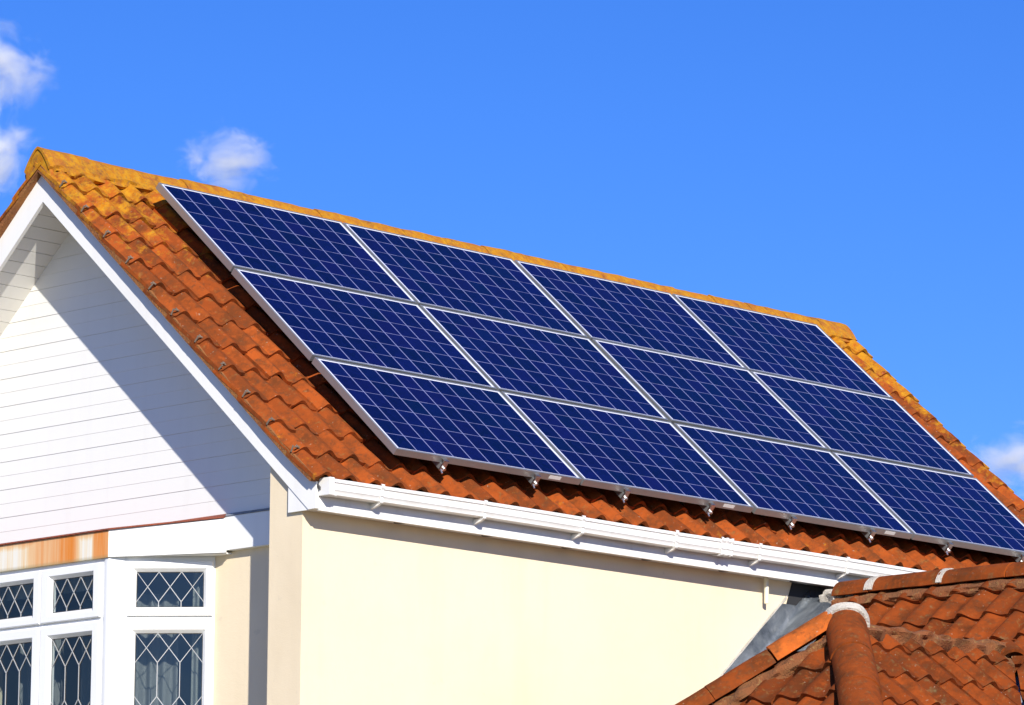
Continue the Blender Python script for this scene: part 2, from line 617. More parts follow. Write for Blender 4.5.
# --- underlay deck, so that nothing shows through between tiles
bm = bmesh.new()
zr = right(XR, PAN-0.03)
for s in (1, -1):
    e = XR+s*(2.36-XR)
    pts = [(XR, YV+0.06, zr), (e, YV+0.06, right(2.36, PAN-0.02)), (e, YV+0.06, right(2.36, PAN-0.035)), (XR, YV+0.06, zr-0.02)]
    prism(bm, pts, (0, YF-YV-0.12, 0))
obj('roof_deck', bm, M['gasket'], house)

# --- ridge tiles


def rt(y):
    return RT+0.017*max(0.0, (2.5-y)/3.3)**1.5


def ridge_piece(bm, y0, y1, dz, shrink=0.0, nl=6):
    sx = random.uniform(0, 50)
    out, inn = [], []
    for k in range(nl+1):
        yy = y0+(y1-y0)*k/nl
        o_, i_ = [], []
        for q in range(17):
            a = -1+q/8
            x = 0.145*a*(1-0.1*abs(a))
            z = rt(yy)+dz-0.150*abs(a)**1.45-shrink
            z += 0.007*mnoise.noise(Vector((x*14, yy*9, sx)))
            o_.append((XR+x, yy, z)); i_.append((XR+x*0.88, yy, z-0.018))
        out.append(o_); inn.append(i_)
    ro, ri = strip(bm, out), strip(bm, inn)
    for a, b in ((ro[0], ri[0]), (ri[-1], ro[-1])):
        for q in range(16):
            bm.faces.new((a[q], a[q+1], b[q+1], b[q]))
    for k in range(nl):
        for q in (0, 16):
            bm.faces.new((ro[k][q], ro[k+1][q], ri[k+1][q], ri[k][q]))


RT = 7.826
y = YV-0.005
seg = 0.408

i = 0
while y < YF-0.2:
    y1 = min(y+seg, YF-0.05)
    bm = bmesh.new()
    dz = random.gauss(0, 0.004)
    ridge_piece(bm, y+0.002, y1-0.002, dz)
    obj('ridge_tile', bm, M['ridge'], roof, angle=45)
    y = y1
bm = bmesh.new()
for s in (1, -1):
    bumpy_bar(bm, (XR+s*0.128, YV+0.03, RT-0.142), (XR+s*0.128, YF-0.08, RT-0.150), (s*ST, 0, CT), 0.036, 0.022, 0.022, 1.0, 7, 3+s)
prism(bm, [(XR+0.128*a*(1-0.1*abs(a))+0.003*math.sin(9*a), YV+0.006, RT+0.006-0.150*abs(a)**1.45) for a in [1-k/8 for k in range(17)]]+[(XR-0.118, YV+0.006, RT-0.225), (XR, YV+0.006, RT-0.128), (XR+0.118, YV+0.006, RT-0.225)], (0, 0.06, 0))
prism(bm, [(XR+0.128*a*(1-0.1*abs(a)), YF-0.13, RT-0.012-0.150*abs(a)**1.45) for a in [1-k/8 for k in range(17)]]+[(XR-0.10, YF-0.13, RT-0.20), (XR+0.10, YF-0.13, RT-0.20)], (0, 0.07, 0))
obj('ridge_mortar', bm, M['ridge'], roof, angle=60)

# --- verge mortar under the edge tiles (front right, front left, far right, far left)
for s in (1, -1):
    for (ya, yb) in ((YV+0.004, YV+0.10), (YF-0.10, YF-0.006)):
        bm = bmesh.new()
        loops = []
        nst = 60
        for k in range(nst+1):
            v = -0.20+3.47*k/nst
            P = A0-NR*HOFF+VR*v
            a = 0.0025*mnoise.noise(Vector((v*14, ya, s)))
            b = 0.002*mnoise.noise(Vector((v*11+5, yb, s)))
            lo = P+NR*(-0.030+kick(v)*0.75+a)
            hi = P+NR*(0.016+kick(v))
            x0, x1 = lo.x, hi.x
            if s < 0:
                x0, x1 = 2*XR-x0, 2*XR-x1
            y0 = ya+b if ya < 0 else ya
            y1 = yb if ya < 0 else yb+b
            loops.append([(x0, y0, lo.z), (x1, y0-0.002, hi.z), (x1, y1, hi.z), (x0, y1, lo.z)])
        rows = strip(bm, loops, True)
        bm.faces.new(rows[0]); bm.faces.new(rows[-1])
        obj('verge_mortar', bm, M['verge'], house, angle=40)

# --- verge clips, one per course
for s in (1,):
    for v in [n-0.015 for n in NOSES[:-1]]:
        P = A0-NR*HOFF+VR*v
        bm = bmesh.new()
        m = Matrix((( VR.x, 0, NR.x, P.x), (VR.y, 1, NR.y, YV), (VR.z, 0, NR.z, P.z), (0, 0, 0, 1)))
        box(bm, (-0.006, -0.006, 0.020+kick(v)), (0.004, -0.001, 0.062+kick(v)), m @ Matrix.Rotation(random.gauss(0, 0.15), 4, 'Y'))
        box(bm, (-0.006, -0.006, 0.058+kick(v)), (0.004, 0.034, 0.064+kick(v)), m @ Matrix.Rotation(random.gauss(0.1, 0.15), 4, 'Z'))
        box(bm, (-0.030, 0.026, 0.056+kick(v)), (0.004, 0.034, 0.061+kick(v)), m)
        obj('verge_clip', bm, M['clip'], roof)

# --- bargeboards
YB = -0.755
BI, BO = 5.43, 5.602
xe = 2.337
za = right(XR, BO)
zi = right(XR, BI)
pts_r = [(XR, YB, zi), (2.272, YB, right(2.272, BI)), (xe, YB, 5.246), (xe, YB, right(xe, BO+0.030)),
         (2.20, YB, right(2.20, BO+0.012)), (2.08, YB, right(2.08, BO)), (XR, YB, za)]
bm = bmesh.new()
prism(bm, pts_r, (0, 0.026, 0))
obj('bargeboard', bm, M['barge'], house)
bm = bmesh.new()
prism(bm, [(2*XR-p[0]-0.0005, p[1], p[2]) for p in pts_r], (0, 0.026, 0))
obj('bargeboard', bm, M['barge'], house)
# closing board at the foot of each bargeboard
for s in (1, -1):
    f = (lambda x: x) if s > 0 else (lambda x: 2*XR-x)
    bm = bmesh.new()
    prism(bm, [(f(2.091), YB+0.006, 5.243), (f(2.285), YB+0.006, 5.243), (f(2.285), YB+0.006, right(2.285, BI)+0.02), (f(2.091), YB+0.006, right(2.091, BI)+0.02)], (0, 0.018, 0))
    obj('box_end', bm, M['barge'], house)

# --- boarded soffit under the front verge
SOF = 5.49
YC = -0.352            # face of the gable boarding
for s in (1, -1):
    bm = bmesh.new()
    f = (lambda x: x) if s > 0 else (lambda x: 2*XR-x)
    L = 2.95
    w = 0.098
    k = 0
    a = 0.0
    P0 = Vector((XR, 0, right(XR, SOF)))
    while a < L:
        b = min(a+w-0.005, L)
        q = [P0+VR*a, P0+VR*b]
        pts = [(f(q[0].x), YB+0.027, q[0].z), (f(q[1].x), YB+0.027, q[1].z), (f(q[1].x+NR.x*0.012), YB+0.027, q[1].z+NR.z*0.012), (f(q[0].x+NR.x*0.012), YB+0.027, q[0].z+NR.z*0.012)]
        prism(bm, pts, (0, YC-YB-0.01, 0))
        a += w
    q = [P0, P0+VR*L]
    pts = [(f(q[0].x+NR.x*0.007), YB+0.028, q[0].z+NR.z*0.007), (f(q[1].x+NR.x*0.007), YB+0.028, q[1].z+NR.z*0.007), (f(q[1].x+NR.x*0.02), YB+0.028, q[1].z+NR.z*0.02), (f(q[0].x+NR.x*0.02), YB+0.028, q[0].z+NR.z*0.02)]
    prism(bm, pts, (0, YC-YB-0.012, 0))
    obj('verge_soffit', bm, M['clad'], house)

# --- gable boarding
bm = bmesh.new()
z = 5.372
w = 0.0925
k = 0
ztop = right(XR, SOF)
while z < ztop-0.01:
    z1 = min(z+w, ztop-0.002)
    g = 0.0026 if k % 2 else 0.0036

    def ex(zz):
        return min(2.10, (SOF+0.004-zz*CT)/ST)
    xa0, xa1 = ex(z), ex(z1)
    la0, la1 = 2*XR-xa0, 2*XR-xa1
    yo = YC
    gd = 0.0018 if k % 2 else 0.0032
    prof = [(z, gd), (z+g*0.5, gd), (z+g, 0.0), (z1, 0.0015)]
    loops = []
    for zz, dy in prof:
        xr_ = ex(zz)
        loops.append([(2*XR-xr_, yo+dy, zz), (xr_, yo+dy, zz)])
    strip(bm, loops)
    z += w
    k += 1
clad = obj('gable_cladding', bm, M['clad'], house)
bm = bmesh.new()
prism(bm, [(XR-2.36, YC+0.0125, 5.372), (2.10, YC+0.0125, 5.372), (2.10, YC+0.0125, right(2.10, SOF)), (XR, YC+0.0125, right(XR, SOF)), (2*XR-2.10, YC+0.0125, right(2.10, SOF))], (0, 0.1, 0))
obj('gable_wall', bm, M['clad'], house)

# --- walls
YL = -0.33
bm = bmesh.new()
prism(bm, [(XW-0.287, YB+0.028, 0), (XW, YB+0.028, 0), (XW, YB+0.028, right(XW, BI+0.03)), (XW-0.287, YB+0.028, right(XW-0.287, BI+0.03))], (0, 7.24-YB-0.03, 0))                     # side wall, its end stands forward as a pier
obj('side_wall', bm, M['cream'], house, label='long plain cream rendered side wall under the gutter')
bm = bmesh.new()
box(bm, (2*XR-XW, YB+0.028, 0), (2*XR-XW+0.287, 7.24, 5.42))
obj('side_wall', bm, M['cream'], house)
bm = bmesh.new()
prism(bm, [(2*XR-XW+0.288, 7.0, 0), (XW-0.288, 7.0, 0), (XW-0.288, 7.0, 5.42), (XR, 7.0, right(XR, SOF)), (2*XR-XW+0.288, 7.0, 5.42)], (0, 0.2, 0))
obj('rear_wall', bm, M['cream'], house)
bm = bmesh.new()
box(bm, (0.97, YL, 0), (XW-0.288, YL+0.2, 5.371))
box(bm, (2*XR-XW+0.288, YL, 0), (-1.30, YL+0.2, 5.371))
box(bm, (-1.2995, YL, 0), (0.9695, YL+0.2, 3.55))
box(bm, (-1.2995, YL+0.001, 5.135), (0.9695, YL+0.199, 5.37))
obj('front_wall', bm, M['cream'], house, label='cream rendered front wall beside the bay window')
# white band under the boarding, and the lead apron above it
bm = bmesh.new()
box(bm, (1.02, -0.382, 5.142), (XW-0.289, YL-0.001, 5.352))
obj('trim_band', bm, M['white'], house)
bm = bmesh.new()
prism(bm, [(1.08, -0.388, 5.353), (XW-0.289, -0.388, 5.353), (XW-0.289, -0.362, 5.371), (1.08, -0.362, 5.371)], (0, 0.02, 0.004))
obj('lead_apron', bm, M['lead'], house)

# --- eaves: fascia, soffit with vents, gutter
bm = bmesh.new()
box(bm, (2.318, YB+0.028, 5.236), (2.338, YF-0.05, 5.43))
fascia = obj('fascia', bm, M['gutter'], house)
bm = bmesh.new()
box(bm, (XW+0.001, YB+0.03, 5.250), (2.317, YF-0.05, 5.262))
soffit = obj('soffit', bm, M['gutter'], house)
for yy in (0.02, 0.78, 1.50, 2.25, 3.0, 3.72, 4.45, 5.2, 5.9, 6.6):
    bm = bmesh.new()
    tube(bm, (2.262, yy, 5.2455), (2.262, yy, 5.2495), 0.040, 18)
    o = obj('soffit_vent', bm, M['vent'], soffit)
bm = bmesh.new()
box(bm, (2*XR-2.338, YB+0.028, 5.243), (2*XR-2.318, YF-0.05, 5.43))
obj('fascia', bm, M['gutter'], house)
bm = bmesh.new()
box(bm, (2*XR-2.317, YB+0.03, 5.250), (2*XR-XW-0.001, YF-0.05, 5.262))
obj('soffit', bm, M['gutter'], house)

GP = [(2.342, 5.412), (2.342, 5.334), (2.350, 5.325), (2.412, 5.323), (2.421, 5.328), (2.423, 5.352), (2.429, 5.357), (2.429, 5.371),
      (2.424, 5.375), (2.426, 5.396), (2.435, 5.402), (2.435, 5.421), (2.427, 5.423)]


def gutter_profile(x, grow=0.0):
    return [(p[0]+(grow if p[0] > 2.39 else 0), p[1]-(grow if p[1] < 5.335 else -grow if p[1] > 5.398 else 0)) for p in GP]


def gutter_bm(y0, y1, grow=0.0, th=0.003):
    bm = bmesh.new()
    pr = gutter_profile(0, grow)
    inn = []
    for i, p in enumerate(pr):
        a = Vector(pr[max(0, i-1)]); b = Vector(pr[min(len(pr)-1, i+1)])
        d = (b-a).normalized()
        nrm = Vector((-d.y, d.x))
        inn.append((p[0]+nrm.x*th, p[1]+nrm.y*th))
    lp = list(pr)+list(reversed(inn))
    n = max(1, int((y1-y0)/0.6))
    loops = []
    for k in range(n+1):
        y = y0+(y1-y0)*k/n
        sag = 0.003*math.sin(y*2.1) if grow == 0 and n > 1 else 0
        loops.append([(x, y, z+sag) for x, z in lp])
    rows = strip(bm, loops, True)
    m = len(pr)
    for r in (rows[0], rows[-1]):
        for i in range(m-1):
            bm.faces.new((r[i], r[i+1], r[2*m-2-i], r[2*m-1-i]))
    return bm


gut = obj('gutter', gutter_bm(YB+0.06, YF-0.06), M['gutter'], house, angle=50)
bm = bmesh.new()
box(bm, (2.341, YB+0.018, 5.320), (2.438, YB+0.058, 5.426), bevel=0.004)
box(bm, (2.342, YB+0.0585, 5.3205), (2.4265, YB+0.085, 5.333))
obj('gutter_end', bm, M['gutter'], gut)
for yy in (-0.30, 0.58, 1.46, 2.34, 3.16, 4.06, 5.2, 6.1, 6.9):
    bm = gutter_bm(yy-0.013, yy+0.013, 0.008)
    prism(bm, [(2.3385, yy-0.010, 5.285), (2.3385, yy-0.010, 5.316), (2.428, yy-0.010, 5.316), (2.410, yy-0.010, 5.306)], (0, 0.020, 0))
    obj('gutter_bracket', bm, M['gutter'], gut)
for yy in (2.83,):
    bm = gutter_bm(yy-0.055, yy+0.055, 0.006)
    for d in (-0.05, 0.0, 0.05):
        b2 = gutter_bm(yy+d-0.008, yy+d+0.008, 0.010)
        me = bpy.data.meshes.new('t'); b2.to_mesh(me); b2.free(); bm.from_mesh(me); bpy.data.meshes.remove(me)
    obj('gutter_union', bm, M['gutter'], gut)

# --- flat black patch on the wall where the extension ridge dies under the eaves
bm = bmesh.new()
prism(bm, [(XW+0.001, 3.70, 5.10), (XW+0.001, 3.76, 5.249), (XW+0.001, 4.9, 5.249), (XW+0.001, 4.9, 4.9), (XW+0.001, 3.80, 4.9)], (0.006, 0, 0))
obj('black_patch', bm, M['flatblack'], house)

# --- overflow pipe out of the side wall under the soffit
bm = bmesh.new()
tube(bm, (XW+0.045, 3.447, 5.2495), (XW+0.045, 3.447, 5.075), 0.0165, 12)
obj('overflow_pipe', bm, M['creampaint'], house, angle=40)

# ------------------------------------------------------------------ bay window
E0 = Vector((0.993, YL, 0.0))
AC = math.radians(40)
TD = Vector((-math.cos(AC), -math.sin(AC), 0))      # along the canted face, away from the wall
KP = E0+TD*0.667
FX = KP.y                                            # y of the front face
XC = -0.155                                          # middle of the bay


def frame_of(o, t):
    """matrix: local x along the face (left to right as seen from outside), y inwards, z up"""
    t = Vector(t).normalized()
    n_in = Vector((0, 0, 1)).cross(t)
    return Matrix(((t.x, n_in.x, 0, o[0]), (t.y, n_in.y, 0, o[1]), (t.z, n_in.z, 1, 0), (0, 0, 0, 1)))


def sash(name, mtx, x0, x1, z0, z1, g, parent, zig, label=None):
    """casement: bevelled frame, pane, leading.  g = glass rectangle (x0, x1, z0, z1)"""
    def R(x0, x1, z0, z1, y):
        return [mtx @ Vector(p) for p in ((x0, y, z0), (x1, y, z0), (x1, y, z1), (x0, y, z1))]
    bm = bmesh.new()
    b = 0.007
    loops = [R(x0, x1, z0, z1, 0.012), R(x0, x1, z0, z1, -0.014), R(x0+b, x1-b, z0+b, z1-b, -0.020),
             R(g[0]-0.022, g[1]+0.022, g[2]-0.022, g[3]+0.022, -0.020), R(g[0]-0.016, g[1]+0.016, g[2]-0.016, g[3]+0.016, -0.014),
             R(g[0], g[1], g[2], g[3], 0.006), R(g[0], g[1], g[2], g[3], 0.03)]
    strip(bm, loops, True)
    fr = obj(name, bm, M['white'], parent, label=label)
    bm = bmesh.new()
    vs = [bm.verts.new(p) for p in R(g[0]-0.003, g[1]+0.003, g[2]-0.003, g[3]+0.003, 0.012)]
    bm.faces.new(vs)
    obj('pane', bm, M['glass'], fr)
    # dark gasket line round the pane
    bm = bmesh.new()
    q = 0.005
    strip(bm, [R(g[0]+0.0005, g[1]-0.0005, g[2]+0.0005, g[3]-0.0005, 0.0065), R(g[0]+q, g[1]-q, g[2]+q, g[3]-q, 0.0085)], True)
    obj('gasket', bm, M['gasket'], fr)
    # leading
    bm = bmesh.new()
    W = g[1]-g[0]
    yy = 0.0105

    def came(a, c, th=0.0024):
        a, c = Vector((a[0], yy, a[1])), Vector((c[0], yy, c[1]))
        d = (c-a).normalized()
        s = Vector((-d.z, 0, d.x))*th
        o_ = Vector((0, -0.0035, 0))
        pts = [a-s, a+s, c+s, c-s]
        pts = [Vector((min(max(p.x, g[0]), g[1]), p.y, min(max(p.z, g[2]), g[3]))) for p in pts]
        vs0 = [mtx @ (p) for p in pts]
        prism(bm, vs0, (mtx.to_3x3() @ o_))
    w3 = W/3
    zt = g[3]
    for h0, flip, vert in zig:
        # h0: top of the zig-zag (offset below glass top), flip: its height, vert: length of the uprights under it
        t_, b_ = zt-h0, zt-h0-flip
        for kx in range(3):
            xa, xb = g[0]+kx*w3, g[0]+(kx+1)*w3
            came((xa, t_), (xb, b_))
            came((xb, t_), (xa, b_))
        for kx in (1, 2):
            if vert > 0:
                came((g[0]+kx*w3, b_), (g[0]+kx*w3, b_-vert))
    obj('leading', bm, M['came'], fr)
    return fr


ZT = 5.1205
ZB = 3.62
# fixed frames (posts, head, sill, transom) of the canted face, the front and the hidden canted face
mR = frame_of(KP, -TD)                       # x = 0 at the corner, 0.667 at the wall
mF = frame_of(Vector((2*XC-KP.x, FX, 0)), (1, 0, 0))
WF = 2*(KP.x-XC)
KPl = Vector((2*XC-KP.x, FX, 0))
E0l = Vector((2*XC-E0.x, YL, 0))
mLft = frame_of(E0l, KPl-E0l)
LZ = [(0.0, 0.182, 0.21), (0.392, 0.182, 0.30)]
TZ = [(0.0, 0.187, 0.05)]


def fixed(mtx, x0, x1, mull):
    bm = bmesh.new()
    box(bm, (x0, 0.0, 5.094), (x1, 0.07, ZT), mtx)
    box(bm, (x0, 0.0, ZB), (x1, 0.07, ZB+0.08), mtx)
    box(bm, (x0+0.001, 0.0, 4.728), (x1-0.001, 0.07, 4.748), mtx)
    for a, b in mull:
        box(bm, (a, -0.001, ZB), (b, 0.07, 5.0935), mtx)
    return obj('window_frame', bm, M['white'], house)


fr = fixed(mR, 0.105, 0.662, ((0.104, 0.128), (0.645, 0.664)))
sash('window', mR, 0.120, 0.654, 4.750, 5.092, (0.172, 0.594, 4.806, 5.028), house, TZ, 'small leaded top light on the angled side of the bay')
sash('window', mR, 0.120, 0.654, 3.705, 4.727, (0.172, 0.594, 3.79, 4.646), house, LZ, 'tall leaded casement on the angled side of the bay')
cx = XC-(2*XC-KP.x)
fr = fixed(mF, 0.05, WF-0.05, ((0.05, 0.066), (cx-0.012, cx+0.012), (WF-0.066, WF-0.05)))
for (a, b, nm) in ((0.062, cx-0.004, 'second from'), (cx+0.004, WF-0.062, 'beside')):
    g0, g1 = a+0.092, b-0.084
    sash('window', mF, a, b, 4.750, 5.092, (g0, g1, 4.814, 5.024), house, TZ, 'small leaded top light on the front of the bay, %s the corner post' % nm)
    sash('window', mF, a, b, 3.705, 4.727, (g0, g1, 3.79, 4.650), house, LZ, 'tall leaded casement on the front of the bay, %s the corner post' % nm)
fr = fixed(mLft, 0.003, 0.56, ((0.003, 0.022), (0.54, 0.562)))
sash('window', mLft, 0.013, 0.547, 4.750, 5.092, (0.073, 0.495, 4.806, 5.028), house, TZ)
sash('window', mLft, 0.013, 0.547, 3.705, 4.727, (0.073, 0.495, 3.79, 4.646), house, LZ)
# corner posts with a rounded middle bead
for (P, m0, sg) in ((KP, mR, 1), (KPl, mLft, -1)):
    bm = bmesh.new()
    if sg > 0:
        inner = P+Vector((-0.02, 0.075, 0))
        pts = [P+(-TD)*0.1035, P+(-TD)*0.03+Vector((0.003, -0.004, 0)), P+Vector((0.006, -0.010, 0)), P+Vector((-0.02, -0.012, 0)), P+Vector((-0.0495, 0, 0)), P+Vector((-0.0495, 0.06, 0)), P+(-TD)*0.09+Vector((-0.035, 0.045, 0))]
    else:
        d = (E0l-KPl).normalized()
        pts = [P+Vector((0.0495, 0.06, 0)), P+Vector((0.0495, 0, 0)), P+Vector((0.02, -0.012, 0)), P+Vector((-0.006, -0.010, 0)), P+d*0.1035, P+d*0.09+Vector((0.035, 0.045, 0))]
    prism(bm, [(p.x, p.y, ZB) for p in pts], (0, 0, 5.121-ZB))
    obj('corner_post', bm, M['white'], house, angle=35)
# wall under the bay, bay roof, fascia boards
foot = [E0+Vector((0, 0.0, 0)), KP+Vector((0.0, 0.0, 0)), KPl, E0l]
bm = bmesh.new()
prism(bm, [(p.x, p.y-0.001, 0.0) for p in foot], (0, 0, ZB-0.03))
obj('bay_wall', bm, M['cream'], house)
bm = bmesh.new()
o1 = 0.05
sill = [E0+Vector((0.05, -0.01, 0)), KP+Vector((0.03, -0.05, 0)), KPl+Vector((-0.03, -0.05, 0)), E0l+Vector((-0.05, -0.01, 0))]
prism(bm, [(p.x, p.y, ZB-0.029) for p in sill], (0, 0, 0.028))
obj('window_sill', bm, M['white'], house)
NRt = Vector((math.sin(AC), -math.cos(AC), 0))         # outward normal of the canted face
Kf = Vector((KP.x+0.012, FX-0.022, 0))                 # front corner of the fascia
Ef = Vector((1.158, -0.398, 0))                        # far end of the board on the angled side
TF = (Kf-Ef).normalized()
NF = Vector((-TF.y, TF.x, 0)) if -TF.y > 0 else Vector((TF.y, -TF.x, 0))
Kfl = Vector((2*XC-Kf.x, Kf.y, 0))
Efl = Vector((2*XC-Ef.x, Ef.y, 0))
bm = bmesh.new()
prism(bm, [(Kfl.x, Kf.y, 5.117), (Kf.x, Kf.y, 5.117), (Kf.x, Kf.y, 5.285), (Kfl.x, Kf.y, 5.285)], (0, 0.02, 0))
obj('bay_fascia', bm, M['rust'], house, label='front fascia board of the bay streaked with orange rust')
bm = bmesh.new()
a = Kf-TF*0.0015
prism(bm, [(a.x, a.y, 5.119), (Ef.x, Ef.y, 5.126), (Ef.x, Ef.y, 5.338), (a.x, a.y, 5.287)], Vector((-0.010, 0.0155, 0)))
obj('bay_fascia', bm, M['white'], house, label='clean white fascia board of the angled side')
bm = bmesh.new()
a = Kfl-Vector((0.0015, 0, 0))
prism(bm, [(a.x, a.y, 5.119), (Efl.x, Efl.y, 5.126), (Efl.x, Efl.y, 5.338), (a.x, a.y, 5.287)], (0.010, 0.0155, 0))
obj('bay_fascia', bm, M['white'], house)
# sloping bay roof and its underside
bm = bmesh.new()
top = [(Kfl.x-0.012, Kf.y-0.012, 5.2865), (Kf.x+0.012, Kf.y-0.012, 5.2865), (Ef.x-0.005, Ef.y-0.015, 5.3395), (1.10, YC+0.01, 5.3705), (2*XC-1.10, YC+0.01, 5.3705), (Efl.x+0.005, Efl.y-0.015, 5.3395)]
prism(bm, top, (0, 0, 0.010))
obj('bay_roof', bm, M['bayroof'], house)
bm = bmesh.new()
und = [Vector((1.14, YL, 0)), Vector((1.14, -0.383, 0)), Kf+Vector((-0.012, 0.0205, 0)), Kfl+Vector((0.012, 0.0205, 0)), Vector((2*XC-1.14, -0.383, 0)), Vector((2*XC-1.14, YL, 0))]
prism(bm, [(p.x, p.y, 5.1215) for p in und], (0, 0, 0.008))
obj('bay_soffit', bm, M['white'], house)
# the room behind the glass
bm = bmesh.new()
for lo, hi in (((-1.9, 2.6, 3.3), (1.9, 2.7, 5.36)), ((-2.0, YL+0.21, 3.2), (-1.9, 2.6, 5.36)), ((1.9, YL+0.21, 3.2), (1.94, 2.6, 5.36)), ((-1.9, YL-0.2, 3.25), (1.9, 2.6, 3.3)), ((-1.9, YL+0.2, 5.30), (1.9, 2.6, 5.36))):
    box(bm, lo, hi)
obj('room', bm, M['room'], house)
# curtain hanging inside the angled face
def curtain_bm(mtx, x0, x1, y, z0, z1, wave=0.012, n=40, per=0.055):
    bm = bmesh.new()
    lo, hi = [], []
    for i in range(n+1):
        x = x0+(x1-x0)*i/n
        yy = y+wave*math.sin(2*math.pi*x/per)+0.004*math.sin(9+x*61)
        lo.append(mtx @ Vector((x, yy, z0))); hi.append(mtx @ Vector((x+0.003*math.sin(x*40), yy, z1)))
    rows = strip(bm, [lo, [a.lerp(b, 0.5) for a, b in zip(lo, hi)], hi])
    ext = bmesh.ops.solidify(bm, geom=bm.faces[:], thickness=0.002)
    return bm


cur = obj('curtain', curtain_bm(mR, 0.50, 0.645, 0.16, 3.68, 5.08), M['curtain'], angle=60)
cur['label'] = 'pale curtain gathered behind the right edge of the angled bay windows'
cur['category'] = 'curtain'
for (mt, a, b, yy, lab) in ((mR, 0.13, 0.40, 0.30, 'added grey net behind the middle of the angled bay casement, streaking its glass grey'), (mF, 0.10, 0.55, 0.26, 'added grey net behind the left front bay casement, streaking its glass grey'), (mF, 0.72, 1.13, 0.28, 'added grey net behind the front bay casement by the corner post, streaking its glass grey')):
    cur = obj('curtain', curtain_bm(mt, a, b, yy, 3.68, 4.93, 0.02, 50, 0.083), M['net'], angle=60)  # added nets: sunlit grey streaks in place of cloud reflections in the panes
    cur['label'] = lab
    cur['category'] = 'curtain'
cur = obj('net_valance', curtain_bm(mF, 0.06, WF-0.06, 0.14, 4.955, 5.09, 0.006, 160, 0.07), M['curtain'], angle=60)
cur['label'] = 'pale net valance across the top of the front bay windows'
cur['category'] = 'valance'

# ================================================================== SOLAR ARRAY
AP0 = Vector((0.1166, -0.10684, 7.6687))   # upper corner of the array's glass face
PW, PH, PT = 1.638, 0.982, 0.046
U_LINES = [0.0, 1.647, 3.315, 4.992, 6.640]
V_LINES = [0.0, 0.990, 1.998, 3.008]
UP = -VR
PROT = Matrix(((0, UP.x, NR.x), (1, UP.y, NR.y), (0, UP.z, NR.z))).to_4x4()


def panel_frame():
    bm = bmesh.new()
    hx, hy = PW/2, PH/2

    def R(dx, dy, z):
        return [(-hx+dx, -hy+dy, z), (hx-dx, -hy+dy, z), (hx-dx, hy-dy, z), (-hx+dx, hy-dy, z)]
    strip(bm, [R(0.020, 0.020, 0.0), R(0, 0, 0.0), R(0, 0, PT-0.0015), R(0.0015, 0.0015, PT), R(0.012, 0.011, PT), R(0.0125, 0.0115, PT-0.004)], True)
    return bm


def build_panel(root):
    f = obj('frame', panel_frame(), M['alu'])
    f.parent = root
    bm = bmesh.new()
    hx, hy = PW/2-0.0123, PH/2-0.0113
    vs = [bm.verts.new(p) for p in ((-hx, -hy, PT-0.0035), (hx, -hy, PT-0.0035), (hx, hy, PT-0.0035), (-hx, hy, PT-0.0035))]
    bm.faces.new(vs)
    c = obj('cells', bm, M['cells'])
    c.parent = root
    bm = bmesh.new()
    box(bm, (-hx, -hy, PT-0.012), (hx, hy, PT-0.008))
    k = obj('backsheet', bm, M['back'])
    k.parent = root
    return root


def copy_thing(src, matrix):
    r = src.copy()
    COL.objects.link(r)
    r.matrix_world = matrix
    for ch in src.children:
        c = ch.copy()
        COL.objects.link(c)
        c.parent = r
    return r


ROWN = ('top', 'middle', 'bottom')
WHERE = {
    (0, 0): 'blue solar panel at the gable end of the top row, under the lichened ridge',
    (0, 1): 'blue solar panel second from the gable in the top row under the ridge',
    (0, 2): 'blue solar panel third from the gable in the top row under the ridge',
    (0, 3): 'blue solar panel at the far end of the top row, by the ridge end',
    (1, 0): 'blue solar panel at the gable end of the middle row',
    (1, 1): 'blue solar panel second from the gable in the middle row',
    (1, 2): 'blue solar panel third from the gable in the middle row',
    (1, 3): 'blue solar panel at the far end of the middle row, beside the far verge',
    (2, 0): 'blue solar panel at the gable end of the bottom row, above the gutter end',
    (2, 1): 'blue solar panel second from the gable in the bottom row above the gutter',
    (2, 2): 'blue solar panel third from the gable in the bottom row above the gutter',
    (2, 3): 'blue solar panel at the far end of the bottom row, behind the extension ridge',
}
proto = None
for r in range(3):
    for c in range(4):
        uc = (U_LINES[c]+U_LINES[c+1])/2
        vc = (V_LINES[r]+V_LINES[r+1])/2
        P = AP0+Vector((0, 1, 0))*uc+VR*vc-NR*PT+NR*random.gauss(0, 0.0012)
        m = Matrix.Translation(P) @ PROT @ Matrix.Rotation(random.gauss(0, 0.0006), 4, 'Z') @ Matrix.Rotation(random.gauss(0, 0.0012), 4, 'X')
        if proto is None:
            proto = thing('solar_panel', WHERE[(r, c)], 'solar panel', group='solar panels on the main roof', matrix=m)
            build_panel(proto)
            o = proto
        else:
            o = copy_thing(proto, m)
            o['label'] = WHERE[(r, c)]
        if r == 2:
            bm = bmesh.new()
            sx = PW/2-0.235
            box(bm, (sx-0.052, -PH/2-0.0012, 0.012), (sx+0.052, -PH/2-0.0002, 0.036))
            s = obj('sticker', bm, M['sticker'])
            s.parent = o
